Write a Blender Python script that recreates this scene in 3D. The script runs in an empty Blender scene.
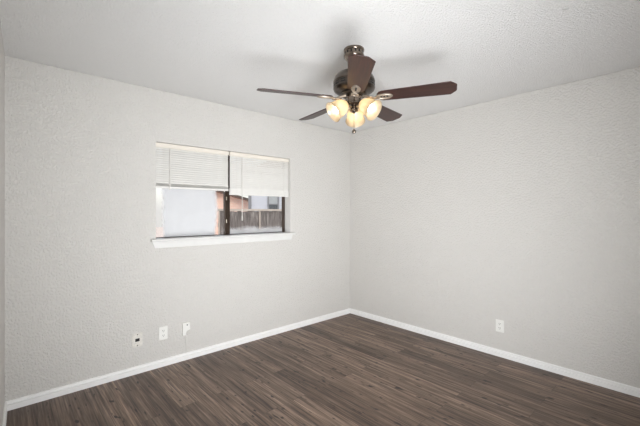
import bpy, bmesh, math, random
from mathutils import Vector, Matrix

random.seed(7)
PI = math.pi
SC = bpy.context.scene
COL = SC.collection


def srgb(r, g, b):
    def f(c):
        c /= 255.0
        return c / 12.92 if c <= 0.04045 else ((c + 0.055) / 1.055) ** 2.4
    return (f(r), f(g), f(b), 1.0)


# ------------------------------------------------------------------ camera
cam_data = bpy.data.cameras.new('camera')
cam = bpy.data.objects.new('camera', cam_data)
COL.objects.link(cam)
cam_data.sensor_width = 36.0
cam_data.lens = 348.0 / 640.0 * 36.0
cam_data.shift_y = -0.8 / 640.0
cam_data.clip_start = 0.02
cam.location = (-3.470, -3.218, 1.363)
cam.rotation_euler = (PI / 2, 0, math.radians(-42.23))
SC.camera = cam

# ------------------------------------------------------------------ sky, sun, exposure
SC.view_settings.view_transform = 'Standard'
SC.view_settings.look = 'None'
SC.view_settings.exposure = 0.10
SC.view_settings.gamma = 1.0
SC.view_settings.use_curve_mapping = False

world = bpy.data.worlds.new('sky')
SC.world = world
world.use_nodes = True
wn = world.node_tree
wn.nodes.clear()
w_out = wn.nodes.new('ShaderNodeOutputWorld')
w_bg = wn.nodes.new('ShaderNodeBackground')
w_sky = wn.nodes.new('ShaderNodeTexSky')
w_sky.sky_type = 'NISHITA'
w_sky.sun_disc = False
w_sky.sun_elevation = math.radians(38)
w_sky.sun_rotation = math.radians(200)
w_sky.air_density = 1.0
w_sky.dust_density = 3.0
w_bg.inputs['Strength'].default_value = 0.42
w_mix = wn.nodes.new('ShaderNodeMix')          # thin bright overcast over the blue
w_mix.data_type = 'RGBA'
w_mix.inputs[0].default_value = 0.75
w_mix.inputs[7].default_value = (2.3, 2.25, 2.2, 1)
wn.links.new(w_sky.outputs[0], w_mix.inputs[6])
wn.links.new(w_mix.outputs[2], w_bg.inputs['Color'])
wn.links.new(w_bg.outputs[0], w_out.inputs['Surface'])

sun_d = bpy.data.lights.new('sun', 'SUN')
sun_d.energy = 0.6
sun_d.angle = math.radians(1.0)
sun_d.color = (1.0, 0.95, 0.88)
sun = bpy.data.objects.new('sun', sun_d)
COL.objects.link(sun)
sun.location = (-4, -8, 8)
sun.rotation_euler = Vector((0.25, 0.75, -0.55)).to_track_quat('-Z', 'Y').to_euler()

BULB = 15.0          # strength of the fan's three bulbs
EV_FILL = 107.0       # added fill light behind the camera; the front wall has no opening

fill_d = bpy.data.lights.new('fill_light', 'AREA')
fill_d.shape = 'RECTANGLE'
fill_d.size = 1.75
fill_d.size_y = 1.75
fill_d.energy = EV_FILL
fill_d.color = (0.945, 0.97, 1.0)
fill_d.spread = math.radians(125)
fill_l = bpy.data.objects.new('fill_light', fill_d)
COL.objects.link(fill_l)
fill_l.location = (-2.45, -3.36, 0.89)
fill_l.rotation_euler = Vector((0.66, 1, 0.25)).to_track_quat('-Z', 'Y').to_euler()


# ------------------------------------------------------------------ material helpers
def new_mat(name):
    m = bpy.data.materials.new(name)
    m.use_nodes = True
    nt = m.node_tree
    nt.nodes.clear()
    out = nt.nodes.new('ShaderNodeOutputMaterial')
    return m, nt, out


def node(nt, kind, **kw):
    n = nt.nodes.new(kind)
    for k, v in kw.items():
        if k in n.inputs:
            n.inputs[k].default_value = v
        else:
            setattr(n, k, v)
    return n


def coords(nt, scale=(1, 1, 1), rot=(0, 0, 0)):
    tc = nt.nodes.new('ShaderNodeTexCoord')
    mp = nt.nodes.new('ShaderNodeMapping')
    mp.inputs['Scale'].default_value = scale
    mp.inputs['Rotation'].default_value = rot
    nt.links.new(tc.outputs['Object'], mp.inputs['Vector'])
    return mp.outputs[0]


def ramp(nt, fac, stops):
    r = nt.nodes.new('ShaderNodeValToRGB')
    el = r.color_ramp.elements
    while len(el) < len(stops):
        el.new(0.5)
    for e, (p, c) in zip(el, stops):
        e.position = p
        e.color = c if not isinstance(c, (int, float)) else (c, c, c, 1)
    nt.links.new(fac, r.inputs[0])
    return r.outputs[0]


def mixc(nt, fac, a, b, blend='MIX'):
    m = nt.nodes.new('ShaderNodeMix')
    m.data_type = 'RGBA'
    m.blend_type = blend
    for sock, v in ((m.inputs[0], fac), (m.inputs[6], a), (m.inputs[7], b)):
        if hasattr(v, 'is_output'):
            nt.links.new(v, sock)
        else:
            sock.default_value = v
    return m.outputs[2]


def simple(name, col, rough=0.5, metal=0.0, vary=0.06, scale=12.0, bump=0.0, bscale=200.0, stretch=(1, 1, 1), spec=0.5):
    """principled with a faint procedural variation"""
    m, nt, out = new_mat(name)
    b = node(nt, 'ShaderNodeBsdfPrincipled', Roughness=rough, Metallic=metal)
    b.inputs['Specular IOR Level'].default_value = spec
    v = coords(nt, stretch)
    n = node(nt, 'ShaderNodeTexNoise', Scale=scale, Detail=4.0)
    nt.links.new(v, n.inputs['Vector'])
    dark = tuple(c * (1 - vary) for c in col[:3]) + (1,)
    lite = tuple(min(1, c * (1 + vary)) for c in col[:3]) + (1,)
    c = ramp(nt, n.outputs[0], [(0.3, dark), (0.7, lite)])
    nt.links.new(c, b.inputs['Base Color'])
    if bump:
        n2 = node(nt, 'ShaderNodeTexNoise', Scale=bscale, Detail=3.0)
        nt.links.new(v, n2.inputs['Vector'])
        bp = node(nt, 'ShaderNodeBump', Strength=bump, Distance=0.003)
        nt.links.new(n2.outputs[0], bp.inputs['Height'])
        nt.links.new(bp.outputs[0], b.inputs['Normal'])
    nt.links.new(b.outputs[0], out.inputs[0])
    return m


def textured_plaster(name, col, bscale, strength, dist, blobs):
    m, nt, out = new_mat(name)
    b = node(nt, 'ShaderNodeBsdfPrincipled', Roughness=0.62)
    b.inputs['Specular IOR Level'].default_value = 0.35
    v = coords(nt)
    n0 = node(nt, 'ShaderNodeTexNoise', Scale=1.3, Detail=3.0)
    nt.links.new(v, n0.inputs['Vector'])
    c = ramp(nt, n0.outputs[0], [(0.3, tuple(x * 0.985 for x in col[:3]) + (1,)), (0.7, col)])
    nt.links.new(c, b.inputs['Base Color'])
    n1 = node(nt, 'ShaderNodeTexNoise', Scale=bscale, Detail=3.0, Roughness=0.55)
    nt.links.new(v, n1.inputs['Vector'])
    h = ramp(nt, n1.outputs[0], [(blobs[0], 0.0), (blobs[1], 1.0)])
    bp = node(nt, 'ShaderNodeBump', Strength=strength, Distance=dist)
    nt.links.new(h, bp.inputs['Height'])
    nt.links.new(bp.outputs[0], b.inputs['Normal'])
    nt.links.new(b.outputs[0], out.inputs[0])
    return m


M = {}
M['wall'] = textured_plaster('wall_paint', srgb(219, 216, 211), 66.0, 0.9, 0.0047, (0.40, 0.62))
M['ceiling'] = textured_plaster('ceiling_texture', srgb(243, 242, 240), 95.0, 0.85, 0.007, (0.38, 0.66))
M['trim'] = simple('white_trim_paint', srgb(244, 243, 241), 0.38, vary=0.02)
M['sill'] = simple('white_sill_paint', srgb(226, 225, 222), 0.35, vary=0.02)
M['plate'] = simple('white_plastic', srgb(238, 237, 232), 0.35, vary=0.02)
M['plate_old'] = simple('worn_white_plastic', srgb(226, 222, 214), 0.45, vary=0.10, scale=90.0)
M['painted'] = simple('wall_tone_plastic', srgb(208, 205, 199), 0.5, vary=0.03)
M['slot'] = simple('dark_slot', srgb(45, 42, 40), 0.6)
M['hole'] = simple('black_plastic', srgb(22, 21, 20), 0.5)
M['blind'] = simple('blind_white_vinyl', srgb(232, 230, 225), 0.45, vary=0.02)
M['rail'] = simple('blind_cream_metal', srgb(230, 223, 212), 0.4, vary=0.02)
M['cord'] = simple('white_cord', srgb(225, 222, 216), 0.7, vary=0.04, scale=300.0)
M['bronze'] = simple('bronze_aluminium', srgb(62, 49, 40), 0.42, metal=0.5, vary=0.1)
M['brass'] = simple('latch_metal', srgb(190, 182, 170), 0.3, metal=1.0)
M['nickel'] = simple('antique_pewter', srgb(136, 124, 113), 0.2, metal=1.0, vary=0.14, scale=25.0, stretch=(1, 1, 6))
M['nickel_dark'] = simple('dark_pewter', srgb(98, 90, 83), 0.28, metal=1.0, vary=0.2, scale=25.0)
M['iron'] = simple('brushed_pewter', srgb(156, 145, 132), 0.45, metal=0.6, vary=0.08, scale=40.0)
M['plug'] = simple('grey_painted_plug', srgb(205, 204, 202), 0.6, vary=0.03)
M['vent'] = simple('fan_vent_black', srgb(24, 21, 19), 0.5)
M['ground'] = simple('pale_dry_ground', srgb(222, 208, 198), 0.9, vary=0.12, scale=3.0)
M['fascia'] = simple('dark_fascia', srgb(88, 74, 66), 0.7)
M['shingle'] = simple('roof_shingles', srgb(150, 120, 108), 0.9, vary=0.2, scale=14.0)
M['house_trim'] = simple('grey_house_trim', srgb(120, 124, 132), 0.6)
M['house_white'] = simple('white_house_trim', srgb(225, 226, 228), 0.5)
M['house_glass'] = simple('dark_house_window', srgb(70, 78, 86), 0.08)
M['screen'] = simple('window_screen', srgb(158, 166, 172), 0.6)
M['exterior'] = simple('exterior_stucco', srgb(190, 180, 166), 0.9)


def wood_floor():
    m, nt, out = new_mat('grey_brown_laminate')
    b = node(nt, 'ShaderNodeBsdfPrincipled')
    b.inputs['Specular IOR Level'].default_value = 0.45
    v = coords(nt, rot=(0, 0, PI / 2))          # planks run along the room's depth
    br = nt.nodes.new('ShaderNodeTexBrick')
    br.offset = 0.37
    br.inputs['Scale'].default_value = 1.0
    br.inputs['Brick Width'].default_value = 1.22
    br.inputs['Row Height'].default_value = 0.128
    br.inputs['Mortar Size'].default_value = 0.0016
    br.inputs['Mortar Smooth'].default_value = 0.3
    br.inputs['Bias'].default_value = 0.0
    br.inputs['Color1'].default_value = (0, 0, 0, 1)
    br.inputs['Color2'].default_value = (1, 1, 1, 1)
    br.inputs['Mortar'].default_value = (0.5, 0.5, 0.5, 1)
    nt.links.new(v, br.inputs['Vector'])
    # per-plank shift of the grain
    sep = nt.nodes.new('ShaderNodeVectorMath')
    sep.operation = 'MULTIPLY_ADD'
    sep.inputs[1].default_value = (7.0, 3.0, 5.0)
    nt.links.new(br.outputs['Color'], sep.inputs[0])
    nt.links.new(v, sep.inputs[2])

    def stretched(sx, sy, scale, det, rgh=0.6, dist=0.0):
        mp = nt.nodes.new('ShaderNodeMapping')
        mp.inputs['Scale'].default_value = (sx, sy, 1)
        nt.links.new(sep.outputs[0], mp.inputs['Vector'])
        n = node(nt, 'ShaderNodeTexNoise', Scale=scale, Detail=det, Roughness=rgh, Distortion=dist)
        nt.links.new(mp.outputs[0], n.inputs['Vector'])
        return n.outputs[0]
    g1 = stretched(0.8, 18.0, 2.2, 6.0, 0.65, 0.2)
    g2 = stretched(2.0, 60.0, 2.0, 3.0)
    kn = stretched(4.0, 11.0, 2.8, 1.0, 0.5, 0.0)
    st = stretched(0.7, 34.0, 1.7, 3.0, 0.55, 0.0)
    base = ramp(nt, g1, [(0.28, srgb(62, 49, 40)), (0.45, srgb(111, 92, 79)), (0.58, srgb(137, 117, 102)), (0.75, srgb(168, 146, 130))])
    fine = ramp(nt, g2, [(0.3, 0.55), (0.65, 1.30)])
    c = mixc(nt, 1.0, base, fine, 'MULTIPLY')
    tone = ramp(nt, br.outputs['Color'], [(0.0, srgb(205, 200, 198)), (1.0, (1.12, 1.10, 1.08, 1))])
    c = mixc(nt, 1.0, c, tone, 'MULTIPLY')
    knf = ramp(nt, kn, [(0.66, 0.0), (0.74, 1.0)])
    stf = ramp(nt, st, [(0.52, 0.0), (0.66, 0.72)])
    c = mixc(nt, stf, c, srgb(50, 39, 32))
    c = mixc(nt, knf, c, srgb(44, 34, 30))
    mort = nt.nodes.new('ShaderNodeMath')
    mort.operation = 'MULTIPLY'
    mort.inputs[1].default_value = 0.6
    nt.links.new(br.outputs['Fac'], mort.inputs[0])
    c = mixc(nt, mort.outputs[0], c, srgb(40, 32, 29))
    nt.links.new(c, b.inputs['Base Color'])
    r = ramp(nt, g1, [(0.2, 0.50), (0.8, 0.38)])
    nt.links.new(r, b.inputs['Roughness'])
    bp = node(nt, 'ShaderNodeBump', Strength=0.25, Distance=0.001)
    nt.links.new(g2, bp.inputs['Height'])
    nt.links.new(bp.outputs[0], b.inputs['Normal'])
    nt.links.new(b.outputs[0], out.inputs[0])
    return m


M['floor'] = wood_floor()


def blade_wood():
    m, nt, out = new_mat('dark_walnut_blade')
    b = node(nt, 'ShaderNodeBsdfPrincipled', Roughness=0.42)
    b.inputs['Specular IOR Level'].default_value = 0.6
    v = coords(nt, (3, 45, 10))
    n = node(nt, 'ShaderNodeTexNoise', Scale=2.0, Detail=5.0, Distortion=0.4)
    nt.links.new(v, n.inputs['Vector'])
    c = ramp(nt, n.outputs[0], [(0.3, srgb(34, 13, 10)), (0.55, srgb(50, 23, 17)), (0.8, srgb(76, 38, 27))])
    nt.links.new(c, b.inputs['Base Color'])
    nt.links.new(b.outputs[0], out.inputs[0])
    return m


M['blade'] = blade_wood()


def shade_glass():
    m, nt, out = new_mat('amber_frosted_glass')
    v = coords(nt, (1, 1, 1))
    n = node(nt, 'ShaderNodeTexNoise', Scale=30.0, Detail=3.0)
    nt.links.new(v, n.inputs['Vector'])
    c = ramp(nt, n.outputs[0], [(0.3, srgb(214, 200, 174)), (0.7, srgb(222, 209, 187))])
    tr = nt.nodes.new('ShaderNodeBsdfTranslucent')
    df = nt.nodes.new('ShaderNodeBsdfDiffuse')
    tp = nt.nodes.new('ShaderNodeBsdfTransparent')
    gl = node(nt, 'ShaderNodeBsdfGlossy', Roughness=0.2)
    for s in (tr, df, tp):
        nt.links.new(c, s.inputs['Color'])
    m1 = node(nt, 'ShaderNodeMixShader', Fac=0.35)
    nt.links.new(tr.outputs[0], m1.inputs[1])
    nt.links.new(df.outputs[0], m1.inputs[2])
    m2 = node(nt, 'ShaderNodeMixShader', Fac=0.14)
    nt.links.new(m1.outputs[0], m2.inputs[1])
    nt.links.new(tp.outputs[0], m2.inputs[2])
    m3 = node(nt, 'ShaderNodeMixShader', Fac=0.05)
    nt.links.new(m2.outputs[0], m3.inputs[1])
    nt.links.new(gl.outputs[0], m3.inputs[2])
    nt.links.new(m3.outputs[0], out.inputs[0])
    return m


M['shade'] = shade_glass()


def bulb_mat():
    m, nt, out = new_mat('lit_bulb')
    e = node(nt, 'ShaderNodeEmission', Strength=BULB)
    e.inputs['Color'].default_value = (1.0, 0.91, 0.78, 1)
    nt.links.new(e.outputs[0], out.inputs[0])
    return m


M['bulb'] = bulb_mat()


def glass_pane(name, haze):
    """thin window glass; fog = None, 'clouded' (whole pane clouded, clear at its edges) or 'foot' (a reflection painted as pale haze along the bottom)"""
    m, nt, out = new_mat(name)
    tp = nt.nodes.new('ShaderNodeBsdfTransparent')
    gl = node(nt, 'ShaderNodeBsdfGlossy', Roughness=0.02)
    mx = node(nt, 'ShaderNodeMixShader', Fac=0.05)
    nt.links.new(tp.outputs[0], mx.inputs[1])
    nt.links.new(gl.outputs[0], mx.inputs[2])
    last = mx.outputs[0]
    if haze:
        tc = nt.nodes.new('ShaderNodeTexCoord')
        n = node(nt, 'ShaderNodeTexNoise', Scale=6.0, Detail=2.0, Roughness=0.5)
        nt.links.new(tc.outputs['Object'], n.inputs['Vector'])
        mm = nt.nodes.new('ShaderNodeVectorMath')      # wobble the coordinates
        mm.operation = 'MULTIPLY_ADD'
        mm.inputs[1].default_value = (0.07, 0.0, 0.07)
        nt.links.new(n.outputs['Color'], mm.inputs[0])
        nt.links.new(tc.outputs['Object'], mm.inputs[2])
        sp = nt.nodes.new('ShaderNodeSeparateXYZ')
        nt.links.new(mm.outputs[0], sp.inputs[0])

        def rng(sock, a, b):
            r = node(nt, 'ShaderNodeMapRange')
            r.interpolation_type = 'SMOOTHSTEP'
            r.inputs['From Min'].default_value = a
            r.inputs['From Max'].default_value = b
            nt.links.new(sock, r.inputs['Value'])
            return r.outputs[0]

        def mul(a, b):
            q = nt.nodes.new('ShaderNodeMath')
            q.operation = 'MULTIPLY'
            for s, vv in ((q.inputs[0], a), (q.inputs[1], b)):
                if hasattr(vv, 'is_output'):
                    nt.links.new(vv, s)
                else:
                    s.default_value = vv
            return q.outputs[0]
        if haze == 'clouded':      # pane-local x runs -0.345 .. 0.345, z 0 .. 0.8
            mask = mul(rng(sp.outputs[0], FOG[0], FOG[1]), rng(sp.outputs[0], FOG[3], FOG[2]))
            tex = ramp(nt, n.outputs[0], [(0.25, 0.90), (0.7, 0.97)])
            mask = mul(mask, tex)
        else:
            mask = mul(rng(sp.outputs[2], 0.12, 0.045), 0.55)  # reflection on the lower glass, painted in as a pale band
        tr = nt.nodes.new('ShaderNodeBsdfTranslucent')
        tr.inputs['Color'].default_value = (0.90, 0.91, 0.915, 1)
        df = nt.nodes.new('ShaderNodeBsdfDiffuse')
        df.inputs['Color'].default_value = (0.84, 0.85, 0.855, 1)
        fm = node(nt, 'ShaderNodeMixShader', Fac=0.45)
        nt.links.new(tr.outputs[0], fm.inputs[1])
        nt.links.new(df.outputs[0], fm.inputs[2])
        m2 = nt.nodes.new('ShaderNodeMixShader')
        nt.links.new(mask, m2.inputs[0])
        nt.links.new(last, m2.inputs[1])
        nt.links.new(fm.outputs[0], m2.inputs[2])
        last = m2.outputs[0]
    nt.links.new(last, out.inputs[0])
    return m


FOG = (-0.25, -0.21, 0.25, 0.31)
M['glass_fog'] = glass_pane('clouded_window_glass', 'clouded')
M['glass_foot'] = glass_pane('window_glass', 'foot')


def brick_mat():
    m, nt, out = new_mat('salmon_brick')
    b = node(nt, 'ShaderNodeBsdfPrincipled', Roughness=0.9)
    v = coords(nt, rot=(PI / 2, 0, 0))
    br = nt.nodes.new('ShaderNodeTexBrick')
    br.inputs['Scale'].default_value = 1.0
    br.inputs['Brick Width'].default_value = 0.22
    br.inputs['Row Height'].default_value = 0.075
    br.inputs['Mortar Size'].default_value = 0.008
    br.inputs['Color1'].default_value = srgb(243, 206, 189)
    br.inputs['Color2'].default_value = srgb(246, 214, 198)
    br.inputs['Mortar'].default_value = srgb(242, 222, 210)
    nt.links.new(v, br.inputs['Vector'])
    nt.links.new(br.outputs['Color'], b.inputs['Base Color'])
    nt.links.new(b.outputs[0], out.inputs[0])
    return m


M['brick'] = brick_mat()
M['siding'] = simple('blue_grey_siding', srgb(190, 197, 209), 0.6, vary=0.03)


def fence_mat():
    m, nt, out = new_mat('weathered_fence_wood')
    b = node(nt, 'ShaderNodeBsdfPrincipled', Roughness=0.9)
    v = coords(nt, (9, 9, 0.9))
    n = node(nt, 'ShaderNodeTexNoise', Scale=2.0, Detail=6.0, Roughness=0.7)
    nt.links.new(v, n.inputs['Vector'])
    c = ramp(nt, n.outputs[0], [(0.3, srgb(58, 54, 53)), (0.5, srgb(98, 93, 91)), (0.72, srgb(168, 164, 162))])
    nt.links.new(c, b.inputs['Base Color'])
    nt.links.new(b.outputs[0], out.inputs[0])
    return m


M['fence'] = fence_mat()
M['fence_rail'] = simple('pale_fence_rail', srgb(178, 170, 162), 0.9, vary=0.12, scale=6.0)


# ------------------------------------------------------------------ mesh helpers
def bm_box(bm, x0, x1, y0, y1, z0, z1):
    vs = [bm.verts.new((x, y, z)) for x in (x0, x1) for y in (y0, y1) for z in (z0, z1)]
    for f in ((0, 1, 3, 2), (4, 6, 7, 5), (0, 4, 5, 1), (2, 3, 7, 6), (0, 2, 6, 4), (1, 5, 7, 3)):
        bm.faces.new([vs[i] for i in f])
    return vs


def bm_prism(bm, prof, to3d, a, b):
    """profile (list of 2-D points) swept from a to b; to3d(p, t) -> 3-D"""
    r0 = [bm.verts.new(to3d(p, a)) for p in prof]
    r1 = [bm.verts.new(to3d(p, b)) for p in prof]
    n = len(prof)
    for i in range(n):
        j = (i + 1) % n
        bm.faces.new((r0[i], r0[j], r1[j], r1[i]))
    bm.faces.new(r0[::-1])
    bm.faces.new(r1)


def bm_lathe(bm, prof, seg=32, mat=None, cap0=True, cap1=True):
    rings = []
    for r, z in prof:
        if r < 1e-6:
            rings.append([bm.verts.new((0, 0, z))])
        else:
            rings.append([bm.verts.new((r * math.cos(2 * PI * k / seg), r * math.sin(2 * PI * k / seg), z)) for k in range(seg)])
    for a, b in zip(rings, rings[1:]):
        for k in range(seg):
            q = (k + 1) % seg
            if len(a) == 1 and len(b) == 1:
                continue
            if len(a) == 1:
                bm.faces.new((a[0], b[q], b[k]))
            elif len(b) == 1:
                bm.faces.new((a[k], a[q], b[0]))
            else:
                bm.faces.new((a[k], a[q], b[q], b[k]))
    if cap0 and len(rings[0]) > 1:
        bm.faces.new(rings[0][::-1])
    if cap1 and len(rings[-1]) > 1:
        bm.faces.new(rings[-1])
    if mat is not None:
        vs = [v for r in rings for v in r]
        for v in vs:
            v.co = mat @ v.co


def bm_tube(bm, pts, rad, seg=8):
    pts = [Vector(p) for p in pts]
    rads = rad if isinstance(rad, (list, tuple)) else [rad] * len(pts)
    rings = []
    for i, p in enumerate(pts):
        d = (pts[min(i + 1, len(pts) - 1)] - pts[max(i - 1, 0)]).normalized()
        ref = Vector((0, 0, 1)) if abs(d.z) < 0.9 else Vector((1, 0, 0))
        u = d.cross(ref).normalized()
        w = d.cross(u).normalized()
        rings.append([bm.verts.new(p + (u * math.cos(2 * PI * k / seg) + w * math.sin(2 * PI * k / seg)) * rads[i]) for k in range(seg)])
    for a, b in zip(rings, rings[1:]):
        for k in range(seg):
            q = (k + 1) % seg
            bm.faces.new((a[k], a[q], b[q], b[k]))
    bm.faces.new(rings[0][::-1])
    bm.faces.new(rings[-1])


def obj(name, bm, mat, parent=None, loc=(0, 0, 0), rot=(0, 0, 0), smooth=False, bevel=0.0, kind=None):
    bmesh.ops.recalc_face_normals(bm, faces=bm.faces)
    me = bpy.data.meshes.new(name)
    bm.to_mesh(me)
    bm.free()
    me.materials.append(M[mat] if isinstance(mat, str) else mat)
    if smooth:
        for p in me.polygons:
            p.use_smooth = True
    o = bpy.data.objects.new(name, me)
    COL.objects.link(o)
    o.location = loc
    o.rotation_euler = rot
    if parent is not None:
        o.parent = parent
    if bevel:
        bv = o.modifiers.new('bevel', 'BEVEL')
        bv.width = bevel
        bv.segments = 2
        bv.limit_method = 'ANGLE'
    if smooth:
        try:
            me.set_sharp_from_angle(angle=math.radians(40))
        except Exception:
            pass
    if kind:
        o['kind'] = kind
    return o


def empty(name, loc=(0, 0, 0), rot=(0, 0, 0)):
    o = bpy.data.objects.new(name, None)
    o.empty_display_size = 0.1
    COL.objects.link(o)
    o.location = loc
    o.rotation_euler = rot
    return o


def tag(o, label, cat, group=None):
    o['label'] = label
    o['category'] = cat
    if group:
        o['group'] = group
    return o


def B():
    return bmesh.new()


# ------------------------------------------------------------------ room shell
H = 2.44
XL = -3.467            # left corner
YF = -3.42             # wall behind the camera
LSL = 0.0322           # the left wall splays a little
XLF = XL + LSL * YF    # its x at the front
WX0, WX1, WZ0, WZ1 = -2.487, -1.014, 1.105, 1.983   # window opening
WT = 0.16

bm = B()
bm_box(bm, XLF - 0.2, 0.2, YF - 0.2, WT, -0.12, 0.0)
obj('floor', bm, 'floor', kind='structure')
bm = B()
bm_box(bm, XLF - 0.2, 0.2, YF - 0.2, WT, H, H + 0.12)
obj('ceiling', bm, 'ceiling', kind='structure')

bm = B()
HR = H - 0.005                     # a fine open joint runs under the ceiling
bm_box(bm, XLF - 0.12, WX0, 0, WT, 0, HR)
bm_box(bm, WX1, 0.12, 0, WT, 0, HR)
bm_box(bm, XLF - 0.12, 0.12, 0.006, WT, HR, H)
bm_box(bm, WX0, WX1, 0, WT, 0, WZ0)
bm_box(bm, WX0, WX1, 0, WT, WZ1, HR)
obj('wall_back', bm, 'wall', kind='structure')
bm = B()
bm_box(bm, 0, 0.12, YF - 0.12, 0, 0, HR)
bm_box(bm, 0.005, 0.12, YF - 0.12, 0, HR, H)
obj('wall_right', bm, 'wall', kind='structure')
bm = B()
bm_prism(bm, [(XL, 0), (XL - 0.12, 0), (XLF - 0.12, YF), (XLF, YF)], lambda p, t: (p[0], p[1], t), 0, H)
obj('wall_left', bm, 'wall', kind='structure')
bm = B()
bm_box(bm, XLF - 0.12, 0, YF - 0.12, YF, 0, H)
obj('wall_front', bm, 'wall', kind='structure')

# baseboards: flat face, groove and a bead on top
BP = [(0, 0), (0.014, 0), (0.014, 0.038), (0.003, 0.039), (0.003, 0.0465), (0.0120, 0.0475), (0.0105, 0.060), (0.006, 0.064), (0, 0.064)]
bm = B()
bm_prism(bm, BP, lambda p, t: (t, -p[0], p[1]), XL, 0)
obj('baseboard_back', bm, 'trim', kind='structure')
bm = B()
bm_prism(bm, BP, lambda p, t: (-p[0], t, p[1]), YF, 0)
obj('baseboard_right', bm, 'trim', kind='structure')
bm = B()
bm_prism(bm, BP, lambda p, t: (XL + LSL * t + p[0], t, p[1]), YF, 0)
obj('baseboard_left', bm, 'trim', kind='structure')
bm = B()
bm_prism(bm, BP, lambda p, t: (t, YF + p[0], p[1]), XLF, 0)
obj('baseboard_front', bm, 'trim', kind='structure')

# ------------------------------------------------------------------ window
win = empty('window_1', (0, 0, 0))
win['kind'] = 'structure'
FY0, FY1 = 0.105, 0.150      # frame depth range
XM = -1.752                  # meeting stile
bm = B()
bm_box(bm, WX0, WX0 + 0.030, FY0, FY1, WZ0, WZ1)
bm_box(bm, WX1 - 0.015, WX1, FY0, FY1, WZ0, WZ1)
bm_box(bm, WX0 + 0.030, WX1 - 0.015, FY0, FY1, WZ1 - 0.03, WZ1)
bm_box(bm, WX0 + 0.030, WX1 - 0.015, FY0, FY1, WZ0, WZ0 + 0.028)
obj('window_frame', bm, 'bronze', win, bevel=0.002)
bm = B()
bm_box(bm, XM - 0.030, XM - 0.002, FY0 - 0.004, FY1 - 0.012, WZ0 + 0.028, WZ1 - 0.03)
bm_box(bm, XM - 0.002, XM + 0.034, FY0 + 0.010, FY1 - 0.004, WZ0 + 0.028, WZ1 - 0.03)
obj('meeting_stile', bm, 'bronze', win, bevel=0.002)
bm = B()
for z in (1.27, 1.505):
    bm_box(bm, XM - 0.019, XM - 0.011, FY0 - 0.012, FY0 - 0.004, z - 0.018, z + 0.018)
obj('latch', bm, 'brass', win, bevel=0.001)
bm = B()
bm_box(bm, -0.345, 0.345, -0.002, 0.002, 0, 0.82)
obj('pane', bm, 'glass_fog', win, loc=((WX0 + 0.03 + XM - 0.03) / 2, FY0 + 0.018, WZ0 + 0.028))
bm = B()
bm_box(bm, -0.345, 0.345, -0.002, 0.002, 0, 0.82)
obj('pane', bm, 'glass_foot', win, loc=((XM + 0.02 + WX1 - 0.015) / 2, FY0 + 0.030, WZ0 + 0.028))
# stool with a rounded nose, apron with mitred ends
bm = B()
prof = [(FY0, 1.105), (-0.040, 1.107), (-0.046, 1.111), (-0.048, 1.117), (-0.046, 1.123), (-0.040, 1.127), (FY0, 1.127)]
bm_prism(bm, [(0.0, 1.105)] + prof[1:6] + [(0.0, 1.127)], lambda p, t: (t, p[0], p[1]), WX0 - 0.045, WX1 + 0.038)
bm_box(bm, WX0, WX1, 0.0, FY0, 1.105, 1.127)
obj('window_sill', bm, 'sill', win, smooth=False)
bm = B()
zt, zb = 1.105, 1.047
for yy in (0.0, -0.020):
    pass
v = [bm.verts.new(c) for c in (
    (WX0 - 0.034, 0, zt), (WX1 + 0.028, 0, zt), (WX1 + 0.006, 0, zb), (WX0 - 0.012, 0, zb),
    (WX0 - 0.034, -0.013, zt), (WX1 + 0.028, -0.013, zt), (WX1 + 0.006, -0.012, zb), (WX0 - 0.012, -0.012, zb))]
for f in ((0, 1, 2, 3), (4, 7, 6, 5), (0, 4, 5, 1), (1, 5, 6, 2), (2, 6, 7, 3), (3, 7, 4, 0)):
    bm.faces.new([v[i] for i in f])
obj('apron', bm, 'sill', win, bevel=0.002)


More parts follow.
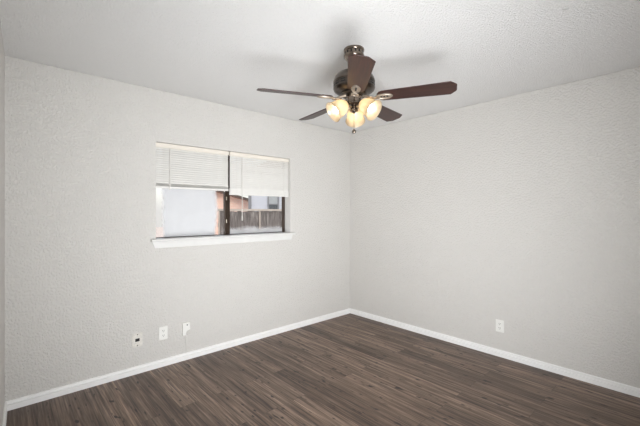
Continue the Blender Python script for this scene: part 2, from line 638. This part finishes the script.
# ------------------------------------------------------------------ mini blinds
def mini_blind(x0, x1, z_bot, n_stack, thick, wand_x, wand_z, cord_x, cord_z, label):
    root = empty('window_blind', ((x0 + x1) / 2, 0.040, WZ1 - 0.002))
    tag(root, label, 'window blind', 'white mini blinds in the window')
    ox, oy, oz = root.location
    w = (x1 - x0) / 2
    yc = 0.0
    bm = B()
    bm_box(bm, -w, w, -0.016, 0.016, -0.038, 0.0)
    obj('head_rail', bm, 'rail', root, bevel=0.003)
    # curved slats, nearly closed
    zs = []
    z = z_bot - oz + 0.016 + n_stack * 0.0030 + 0.011
    while z < -0.037:
        zs.append((z, math.radians(57)))
        z += 0.0200
    for k in range(n_stack):
        zs.append((z_bot - oz + 0.018 + k * 0.0030, math.radians(5)))
    bm = B()
    for k, (zc, a) in enumerate(zs):
        a += random.uniform(-0.05, 0.05)
        row = []
        for i in range(5):
            s = (i / 4 - 0.5) * 0.0255
            bulge = 0.0034 * (1 - (2 * (i / 4 - 0.5)) ** 2)
            y = s * math.cos(a) - bulge * math.sin(a)
            zz = s * math.sin(a) + bulge * math.cos(a)
            row.append((y, zz))
        th = thick if k >= len(zs) - n_stack else 0.0007
        up = [(y - th * math.sin(a), zz + th * math.cos(a)) for y, zz in row]
        prof = row + up[::-1]
        e = 0.003 + random.uniform(0, 0.002)
        bm_prism(bm, prof, lambda p, t, zc=zc: (t, p[0] + yc, p[1] + zc), -w + e, w - e)
    obj('slats', bm, 'blind', root, smooth=True)
    bm = B()
    bm_box(bm, -w + 0.002, w - 0.002, -0.013, 0.013, z_bot - oz, z_bot - oz + 0.017)
    obj('bottom_rail', bm, 'blind', root, bevel=0.003)
    for f in (-0.80, 0.0, 0.80):
        bm = B()
        zb = z_bot - oz + 0.004
        bm_tube(bm, [(f * w, -0.0150, -0.036), (f * w, -0.0150, zb), (f * w, 0.0150, zb), (f * w, 0.0150, -0.036)], 0.0007, 5)
        obj('ladder_cord', bm, 'cord', root)
    # tilt wand with hook
    bm = B()
    wx = wand_x - ox
    bm_tube(bm, [(wx, -0.016, -0.030), (wx, -0.024, -0.034), (wx, -0.026, -0.05), (wx, -0.026, wand_z - oz)], [0.002, 0.002, 0.0034, 0.0034], 6)
    bm_lathe(bm, [(0.0034, 0.0), (0.0055, -0.01), (0.0055, -0.05), (0.003, -0.056)], 8, Matrix.Translation((wx, -0.026, wand_z - oz)))
    obj('tilt_wand', bm, 'cord', root, smooth=True)
    bm = B()
    cx = cord_x - ox
    bm_tube(bm, [(cx, -0.0165, -0.034), (cx, -0.021, -0.05), (cx, -0.021, cord_z - oz)], 0.0011, 5)
    bm_lathe(bm, [(0.0015, 0.0), (0.004, -0.012), (0.006, -0.032), (0.0, -0.034)], 8, Matrix.Translation((cx, -0.021, cord_z - oz)))
    obj('lift_cord', bm, 'cord', root, smooth=True)
    return root


mini_blind(WX0 + 0.004, -1.778, 1.578, 10, 0.0007, -2.363, 1.62, -1.83, 1.60, 'left white mini blind, raised to just above the clouded pane')
mini_blind(-1.764, WX1 - 0.003, 1.541, 16, 0.0026, -1.632, 1.33, -1.10, 1.60, 'right white mini blind with the thicker bottom stack, above the fence view')


# ------------------------------------------------------------------ wall plates
def plate_mesh(w, h, t=0.006):
    bm = B()
    bm_box(bm, -w / 2, w / 2, -t, 0, -h / 2, h / 2)
    return bm


def screw(parent, z, mat='plate'):
    bm = B()
    bm_lathe(bm, [(0.0032, 0.0), (0.0030, 0.0012), (0.0, 0.0016)], 10, Matrix.Translation((0, -0.006, z)) @ Matrix.Rotation(PI / 2, 4, 'X'))
    obj('screw', bm, mat, parent)


def duplex(loc, rz, label):
    root = empty('wall_outlet', loc, (0, 0, rz))
    tag(root, label, 'outlet', 'white wall outlets')
    obj('cover_plate', plate_mesh(0.074, 0.116), 'plate', root, bevel=0.003)
    for z in (0.0205, -0.0205):
        bm = B()
        prof = []
        for k in range(24):
            a = 2 * PI * k / 24
            prof.append((0.0175 * math.cos(a), max(-0.0135, min(0.0135, 0.0175 * math.sin(a))) + z))
        bm_prism(bm, prof, lambda p, t: (p[0], t, p[1]), -0.0075, -0.004)
        r = obj('receptacle', bm, 'plate', root)
        bm = B()
        bm_box(bm, -0.0078, -0.0050, -0.0080, -0.0070, z - 0.001, z + 0.0085)
        bm_box(bm, 0.0050, 0.0078, -0.0080, -0.0070, z - 0.0005, z + 0.0075)
        bm_lathe(bm, [(0.0026, 0), (0.0026, 0.001)], 10, Matrix.Translation((0, -0.0070, z - 0.0078)) @ Matrix.Rotation(PI / 2, 4, 'X'))
        obj('slot', bm, 'slot', r)
    screw(root, 0.0)
    return root


duplex((-2.426, 0, 0.292), 0, 'white duplex outlet on the window wall, between the jack plate and the phone box')
duplex((0, -1.926, 0.2885), -PI / 2, 'white duplex outlet low on the bare wall to the right of the corner')

# worn data plate with an open dark hole
jp = tag(empty('wall_jack', (-2.636, 0, 0.283)), 'worn white wall plate with a black square hole, nearest the left corner', 'wall jack')
bm = B()
w, h, hw, hh = 0.039, 0.057, 0.017, 0.013
bm_box(bm, -w, -hw, -0.006, 0, -h, h)
bm_box(bm, hw, w, -0.006, 0, -h, h)
bm_box(bm, -hw, hw, -0.006, 0, hh, h)
bm_box(bm, -hw, hw, -0.006, 0, -h, -hh)
obj('cover_plate', bm, 'plate_old', jp)
bm = B()
bm_box(bm, -hw, hw, -0.0035, -0.0005, -hh, hh)
obj('jack_opening', bm, 'hole', jp)
for z in (0.046, -0.046):
    bm = B()
    bm_lathe(bm, [(0.0045, 0.0), (0.0040, 0.0014), (0.0, 0.0018)], 10, Matrix.Translation((0, -0.006, z)) @ Matrix.Rotation(PI / 2, 4, 'X'))
    obj('screw', bm, 'slot', jp)

# phone box with a painted cable running down to the baseboard
pj = tag(empty('phone_jack', (-2.226, 0, 0.290)), 'small white phone box with its shaded lower corner shaped as a cut and a painted cable below it', 'phone jack')
bm = B()
bm_box(bm, -0.033, 0.035, -0.004, 0, -0.058, 0.058)
obj('back_plate', bm, 'painted', pj, bevel=0.0015)  # wall-toned plate and cut cover stand in for shade on the lower corner
bm = B()
bm_prism(bm, [(-0.034, 0.056), (0.030, 0.056), (0.035, -0.012), (0.002, -0.022), (-0.010, -0.060), (-0.034, -0.060)],
         lambda p, t: (p[0], t, p[1]), -0.020, -0.003)
obj('cover', bm, 'plate', pj, bevel=0.002)
bm = B()
bm_lathe(bm, [(0.0055, 0.0), (0.0055, 0.001)], 12, Matrix.Translation((0.006, -0.020, 0.034)) @ Matrix.Rotation(PI / 2, 4, 'X'))
obj('screw', bm, 'slot', pj)
bm = B()
bm_tube(bm, [(-0.008, -0.006, -0.058), (-0.004, -0.004, -0.09), (0.0, -0.004, -0.15), (0.002, -0.004, -0.2255)], 0.0032, 8)
obj('cable', bm, 'painted', pj, smooth=True)

# small painted plug in the ceiling
bm = B()
bm_lathe(bm, [(0.014, 0.0), (0.013, -0.003), (0.006, -0.0045), (0.0, -0.0045)], 18)
tag(obj('ceiling_plug', bm, 'plug', loc=(-1.272, -2.728, H), smooth=True), 'tiny grey round plug alone on the bare ceiling, right of the fan', 'ceiling plug')

# ------------------------------------------------------------------ ceiling fan
FX, FY = -1.7556, -1.664
fan = tag(empty('ceiling_fan', (FX, FY, H)), 'five blade walnut ceiling fan with pewter motor and three lit glass shades', 'ceiling fan')


def fz(z):
    return z - H


bm = B()
bm_lathe(bm, [(0.066, fz(2.44)), (0.068, fz(2.432)), (0.066, fz(2.424)), (0.062, fz(2.421)), (0.062, fz(2.402)), (0.067, fz(2.398)), (0.067, fz(2.388)), (0.058, fz(2.374)), (0.036, fz(2.360)), (0.020, fz(2.356))], 40)
can = obj('canopy', bm, 'nickel', fan, smooth=True)
bm = B()
for k in range(14):
    a = 2 * PI * k / 14
    mt = Matrix.Rotation(a, 4, 'Z')
    vs = bm_box(bm, 0.0605, 0.0628, -0.0055, 0.0055, fz(2.404), fz(2.419))
    for q in vs:
        q.co = mt @ q.co
obj('vent_slots', bm, 'vent', can)
bm = B()
bm_lathe(bm, [(0.013, fz(2.365)), (0.013, fz(2.315)), (0.030, fz(2.312)), (0.034, fz(2.300)), (0.034, fz(2.290))], 24)
obj('downrod', bm, 'nickel', fan, smooth=True)
bm = B()
bm_lathe(bm, [(0.030, fz(2.297)), (0.070, fz(2.292)), (0.108, fz(2.274)), (0.128, fz(2.252)), (0.136, fz(2.232)), (0.138, fz(2.222)),
              (0.134, fz(2.216)), (0.134, fz(2.186)), (0.138, fz(2.180)), (0.134, fz(2.168)), (0.118, fz(2.156)), (0.090, fz(2.148)), (0.060, fz(2.146))], 48)
mot = obj('motor_housing', bm, 'nickel_dark', fan, smooth=True)
bm = B()
for k in range(16):
    a = 2 * PI * (k + 0.5) / 16
    mt = Matrix.Rotation(a, 4, 'Z')
    vs = bm_box(bm, 0.1315, 0.1352, -0.017, 0.017, fz(2.190), fz(2.212))
    for q in vs:
        q.co = mt @ q.co
obj('vent_slots', bm, 'vent', mot)
bm = B()
bm_lathe(bm, [(0.1335, fz(2.2035)), (0.1368, fz(2.2035)), (0.1368, fz(2.1985)), (0.1335, fz(2.1985))], 48, None, False, False)
obj('scroll_band', bm, 'nickel_dark', mot)
bm = B()
bm_lathe(bm, [(0.085, fz(2.150)), (0.088, fz(2.142)), (0.082, fz(2.132)), (0.050, fz(2.130))], 40)
obj('flywheel', bm, 'nickel_dark', fan, smooth=True)
bm = B()
bm_lathe(bm, [(0.040, fz(2.134)), (0.054, fz(2.130)), (0.055, fz(2.122)), (0.050, fz(2.118)), (0.050, fz(2.086)), (0.056, fz(2.082)), (0.056, fz(2.074)), (0.046, fz(2.066)), (0.030, fz(2.062)), (0.018, fz(2.060))], 40)
sw = obj('switch_housing', bm, 'nickel', fan, smooth=True)
for k in range(3):
    bm = B()
    mt = Matrix.Rotation(2 * PI * k / 3 - PI / 2, 4, 'Z')
    bm_lathe(bm, [(0.0045, 0.0), (0.0045, 0.002), (0.0, 0.003)], 10, mt @ Matrix.Translation((0.050, 0, fz(2.102))) @ Matrix.Rotation(PI / 2, 4, 'Y'))
    obj('screw', bm, 'vent', sw)
bm = B()
bm_lathe(bm, [(0.014, fz(2.064)), (0.015, fz(2.056)), (0.022, fz(2.048)), (0.027, fz(2.036)), (0.025, fz(2.028)), (0.010, fz(2.022)), (0.006, fz(2.016)), (0.0, fz(2.014))], 28)
obj('finial', bm, 'nickel', fan, smooth=True)

# blades: local frame, the blade runs along +x
PITCH = math.radians(-13)
ZB = fz(2.113)
PHASE = math.radians(-91.9 - 42.23)     # camera-relative angles turned into the room's frame
R0, R1 = 0.150, 0.635


def blade_bm():
    bm = B()
    out = []
    # root: rounded, tip: clipped corners
    for k in range(7):
        a = PI / 2 + PI * k / 6
        out.append((R0 + 0.040 + 0.040 * math.cos(a), 0.054 * math.sin(a)))
    out += [(R0 + 0.12, -0.058), (R1 - 0.035, -0.069), (R1 - 0.004, -0.036), (R1, -0.026), (R1, 0.026), (R1 - 0.004, 0.036), (R1 - 0.035, 0.069), (R0 + 0.12, 0.058)]
    bm_prism(bm, out, lambda p, t: (p[0], p[1], t), -0.003, 0.003)
    return bm


def iron_bm():
    """pewter bracket under the blade: arm from the flywheel, ring and oval medallion"""
    bm = B()
    bm_tube(bm, [(0.060, 0, 0.016), (0.095, 0, 0.004), (0.125, 0, -0.010), (0.150, 0, -0.010)], [0.010, 0.009, 0.009, 0.010], 10)
    # ring
    n, m_, R, r = 20, 8, 0.021, 0.0055
    cx, cz = 0.112, -0.010
    rings = []
    for i in range(n):
        a = 2 * PI * i / n
        rings.append([bm.verts.new((cx + (R + r * math.cos(2 * PI * j / m_)) * math.cos(a), (R + r * math.cos(2 * PI * j / m_)) * math.sin(a), cz + r * math.sin(2 * PI * j / m_))) for j in range(m_)])
    for i in range(n):
        for j in range(m_):
            bm.faces.new((rings[i][j], rings[(i + 1) % n][j], rings[(i + 1) % n][(j + 1) % m_], rings[i][(j + 1) % m_]))
    # oval medallion, domed
    bm_lathe(bm, [(1.0, -0.003), (1.0, -0.009), (0.90, -0.0125), (0.76, -0.012), (0.68, -0.0075), (0.0, -0.0075)], 28,
             Matrix.Translation((0.198, 0, 0)) @ Matrix.Diagonal((0.056, 0.029, 1, 1)))
    return bm


for k in range(5):
    if k == 0:
        bl = obj('blade', blade_bm(), 'blade', fan, bevel=0.0015)
        ir = obj('blade_iron', iron_bm(), 'iron', bl, smooth=True)
        b0, i0 = bl, ir
        screws0 = []
        for sx in (0.180, 0.200, 0.220):
            bm = B()
            bm_lathe(bm, [(0.0065, -0.0070), (0.0065, -0.0095), (0.0, -0.0105)], 12, Matrix.Translation((sx, 0, 0)))
            screws0.append(obj('screw', bm, 'vent', bl))
    else:
        bl = b0.copy()
        COL.objects.link(bl)
        bl.parent = fan
        ir = i0.copy()
        COL.objects.link(ir)
        ir.parent = bl
        for s0 in screws0:
            sc = s0.copy()
            COL.objects.link(sc)
            sc.parent = bl
    a = PHASE + 2 * PI * k / 5
    bl.matrix_local = Matrix.Translation((0, 0, ZB)) @ Matrix.Rotation(a, 4, 'Z') @ Matrix.Rotation(PITCH, 4, 'X')

# light kit: three arms with bell shades
TILT = math.radians(56)
SHP = [(0.024, 0.0), (0.030, -0.006), (0.040, -0.022), (0.048, -0.045), (0.051, -0.066), (0.053, -0.082), (0.060, -0.098), (0.063, -0.104)]
for k in range(3):
    a = math.radians(90 + 120 * k - 42.23 - 9)
    base = Matrix.Translation((0, 0, 0)) @ Matrix.Rotation(a, 4, 'Z')
    neck = Vector((0.058, 0, fz(2.072)))
    mt = base @ Matrix.Translation(neck) @ Matrix.Rotation(-TILT, 4, 'Y')
    bm = B()
    bm_tube(bm, [base @ Vector(p) for p in ((0.036, 0, fz(2.076)), (0.048, 0, fz(2.082)), (0.060, 0, fz(2.076)))], 0.009, 10)
    bm_lathe(bm, [(0.010, 0.010), (0.022, 0.008), (0.027, 0.0), (0.027, -0.010), (0.024, -0.013)], 24, mt)
    obj('lamp_arm', bm, 'nickel', fan, smooth=True)
    bm = B()
    prof = [(r - 0.0, z) for r, z in SHP] + [(r - 0.0028, z + 0.001) for r, z in SHP[::-1]]
    bm_lathe(bm, prof, 36, Matrix.Scale(1.10, 4), False, False)
    sh = obj('lamp_shade', bm, 'shade', fan, smooth=True)
    sh.matrix_local = mt
    bm = B()
    bm_lathe(bm, [(0.014, 0.0), (0.014, -0.028), (0.0, -0.028)], 16)
    obj('socket', bm, 'trim', sh)
    bm = B()
    bm_lathe(bm, [(0.012, -0.028), (0.016, -0.036), (0.024, -0.050), (0.027, -0.063), (0.024, -0.076), (0.014, -0.086), (0.0, -0.089)], 24, None, True, False)
    obj('light_bulb', bm, 'bulb', sh, smooth=True)

# pull chains with end pieces
for (cx, cy, zt, zb, big) in ((0.0, -0.0, 2.018, 1.905, True), (0.05, -0.02, 2.080, 1.995, False)):
    d = Matrix.Rotation(math.radians(-42.23), 3, 'Z') @ Vector((cx, cy, 0))
    bm = B()
    if big:
        pts = [(d.x, d.y, fz(zt)), (d.x, d.y, fz(zb))]
    else:
        e = Matrix.Rotation(math.radians(-42.23), 3, 'Z') @ Vector((0.078, -0.03, 0))
        pts = [(d.x, d.y, fz(zt)), ((d.x + e.x) / 2 + 0.003, (d.y + e.y) / 2, fz(2.045)), (e.x, e.y, fz(zb))]
    bm_tube(bm, pts, 0.0014, 6)
    ch = obj('pull_chain', bm, 'nickel', fan)
    bm = B()
    if big:
        bm_lathe(bm, [(0.0, 0.012), (0.004, 0.010), (0.006, 0.004), (0.012, -0.002), (0.014, -0.010), (0.011, -0.018), (0.0, -0.022)], 16, Matrix.Translation((d.x, d.y, fz(zb))))
    else:
        bm_lathe(bm, [(0.0, 0.004), (0.003, 0.002), (0.003, -0.006), (0.0, -0.008)], 10, Matrix.Translation(pts[-1]))
    obj('chain_knob', bm, 'nickel', ch, smooth=True)

# ------------------------------------------------------------------ outside the window
GZ = -0.60
bm = B()
bm_box(bm, -25, 30, WT + 0.02, 45, GZ - 0.1, GZ)
obj('ground', bm, 'ground', kind='structure')

FYP = 4.5
fence = tag(empty('fence', (0.32, FYP, GZ + 0.06)), 'weathered grey wooden privacy fence outside the right window pane', 'fence')
x = 0.0
k = 0
bm = B()
while x < 4.0:
    wdt = 0.092 + random.uniform(-0.004, 0.004)
    bm_box(bm, x, x + wdt, 0, 0.018, 0.02, 1.93 + random.uniform(-0.012, 0.012))
    x += wdt + random.choice((0.001, 0.002, 0.006))
    k += 1
obj('boards', bm, 'fence', fence)
bm = B()
bm_box(bm, -0.04, 4.05, -0.035, 0.045, 1.935, 1.985)
bm_box(bm, -0.02, 4.0, 0.018, 0.055, 1.55, 1.64)
bm_box(bm, -0.02, 4.0, 0.018, 0.055, 0.25, 0.34)
obj('rail', bm, 'fence_rail', fence)
for px in (-0.02, 1.10, 1.86, 3.95):
    bm = B()
    bm_box(bm, px - 0.014, px + 0.014, -0.022, 0.0, 0.0, 1.935)
    obj('post', bm, 'fence_rail', fence)

# brick house with a low gable
h1 = tag(empty('brick_house', (2.8, 11.0, GZ)), 'salmon brick house with a dark sloping gable edge, beyond the fence', 'house')
bm = B()
gx = [(-0.7, 0), (2.35, 0), (2.35, 2.40), (0.45, 2.86), (-0.7, 2.6)]
bm_prism(bm, gx, lambda p, t: (p[0], t, p[1]), 0, 2.4)
obj('wall', bm, 'brick', h1)
bm = B()
bm_prism(bm, [(2.62, 2.335), (2.62, 2.42), (0.45, 2.945), (-0.85, 2.647), (-0.85, 2.567), (0.45, 2.862)], lambda p, t: (p[0], t, p[1]), -0.3, 2.55)
rf = obj('roof', bm, 'shingle', h1)
bm = B()
bm_prism(bm, [(2.62, 2.32), (2.62, 2.43), (0.45, 2.955), (-0.85, 2.657), (-0.85, 2.552), (0.45, 2.845)], lambda p, t: (p[0], t, p[1]), -0.33, -0.30)
obj('fascia', bm, 'fascia', rf)

# pale siding house
h2 = tag(empty('siding_house', (2.653, 7.0, GZ), (0, 0, math.radians(-32))), 'pale blue grey siding house with one window, behind the fence', 'house')
bm = B()
bm_box(bm, 0.0, 3.2, 0.03, 3.0, 0, 3.35)
for i in range(17):
    z0 = 0.1 + i * 0.19
    bm_prism(bm, [(0.0, z0), (0.03, z0), (0.03, z0 + 0.19), (0.014, z0 + 0.19)], lambda p, t: (t, p[0], p[1]), 0.0, 3.2)
obj('wall', bm, 'siding', h2)
bm = B()
bm_box(bm, -0.07, 0.03, -0.03, 0.10, 0, 3.3)
obj('corner_board', bm, 'house_trim', h2)
bm = B()
v = [bm.verts.new(c) for c in ((-0.3, -0.3, 3.25), (3.5, -0.3, 3.25), (3.5, 3.3, 3.25), (-0.3, 3.3, 3.25), (1.2, 1.5, 4.2), (2.0, 1.5, 4.2))]
for f in ((0, 1, 5, 4), (1, 2, 5), (2, 3, 4, 5), (3, 0, 4), (3, 2, 1, 0)):
    bm.faces.new([v[i] for i in f])
obj('roof', bm, 'shingle', h2)
wx0, wx1, wz0, wz1 = 0.616, 0.90, 2.05, 3.0
bm = B()
bm_box(bm, wx0 - 0.05, wx0, -0.04, 0.03, wz0 - 0.05, wz1 + 0.05)
bm_box(bm, wx1, wx1 + 0.05, -0.04, 0.03, wz0 - 0.05, wz1 + 0.05)
bm_box(bm, wx0, wx1, -0.04, 0.03, wz0 - 0.05, wz0)
bm_box(bm, wx0, wx1, -0.04, 0.03, wz1, wz1 + 0.05)
bm_box(bm, wx0, wx1, -0.03, 0.03, wz0 + 0.17, wz0 + 0.20)
wf = obj('window', bm, 'house_trim', h2)
bm = B()
bm_box(bm, wx0, wx1, -0.012, -0.004, wz0, wz0 + 0.17)
obj('lower_pane', bm, 'house_glass', wf)
bm = B()
bm_box(bm, wx0, wx1, -0.018, -0.010, wz0 + 0.20, wz1)
obj('upper_pane', bm, 'screen', wf)
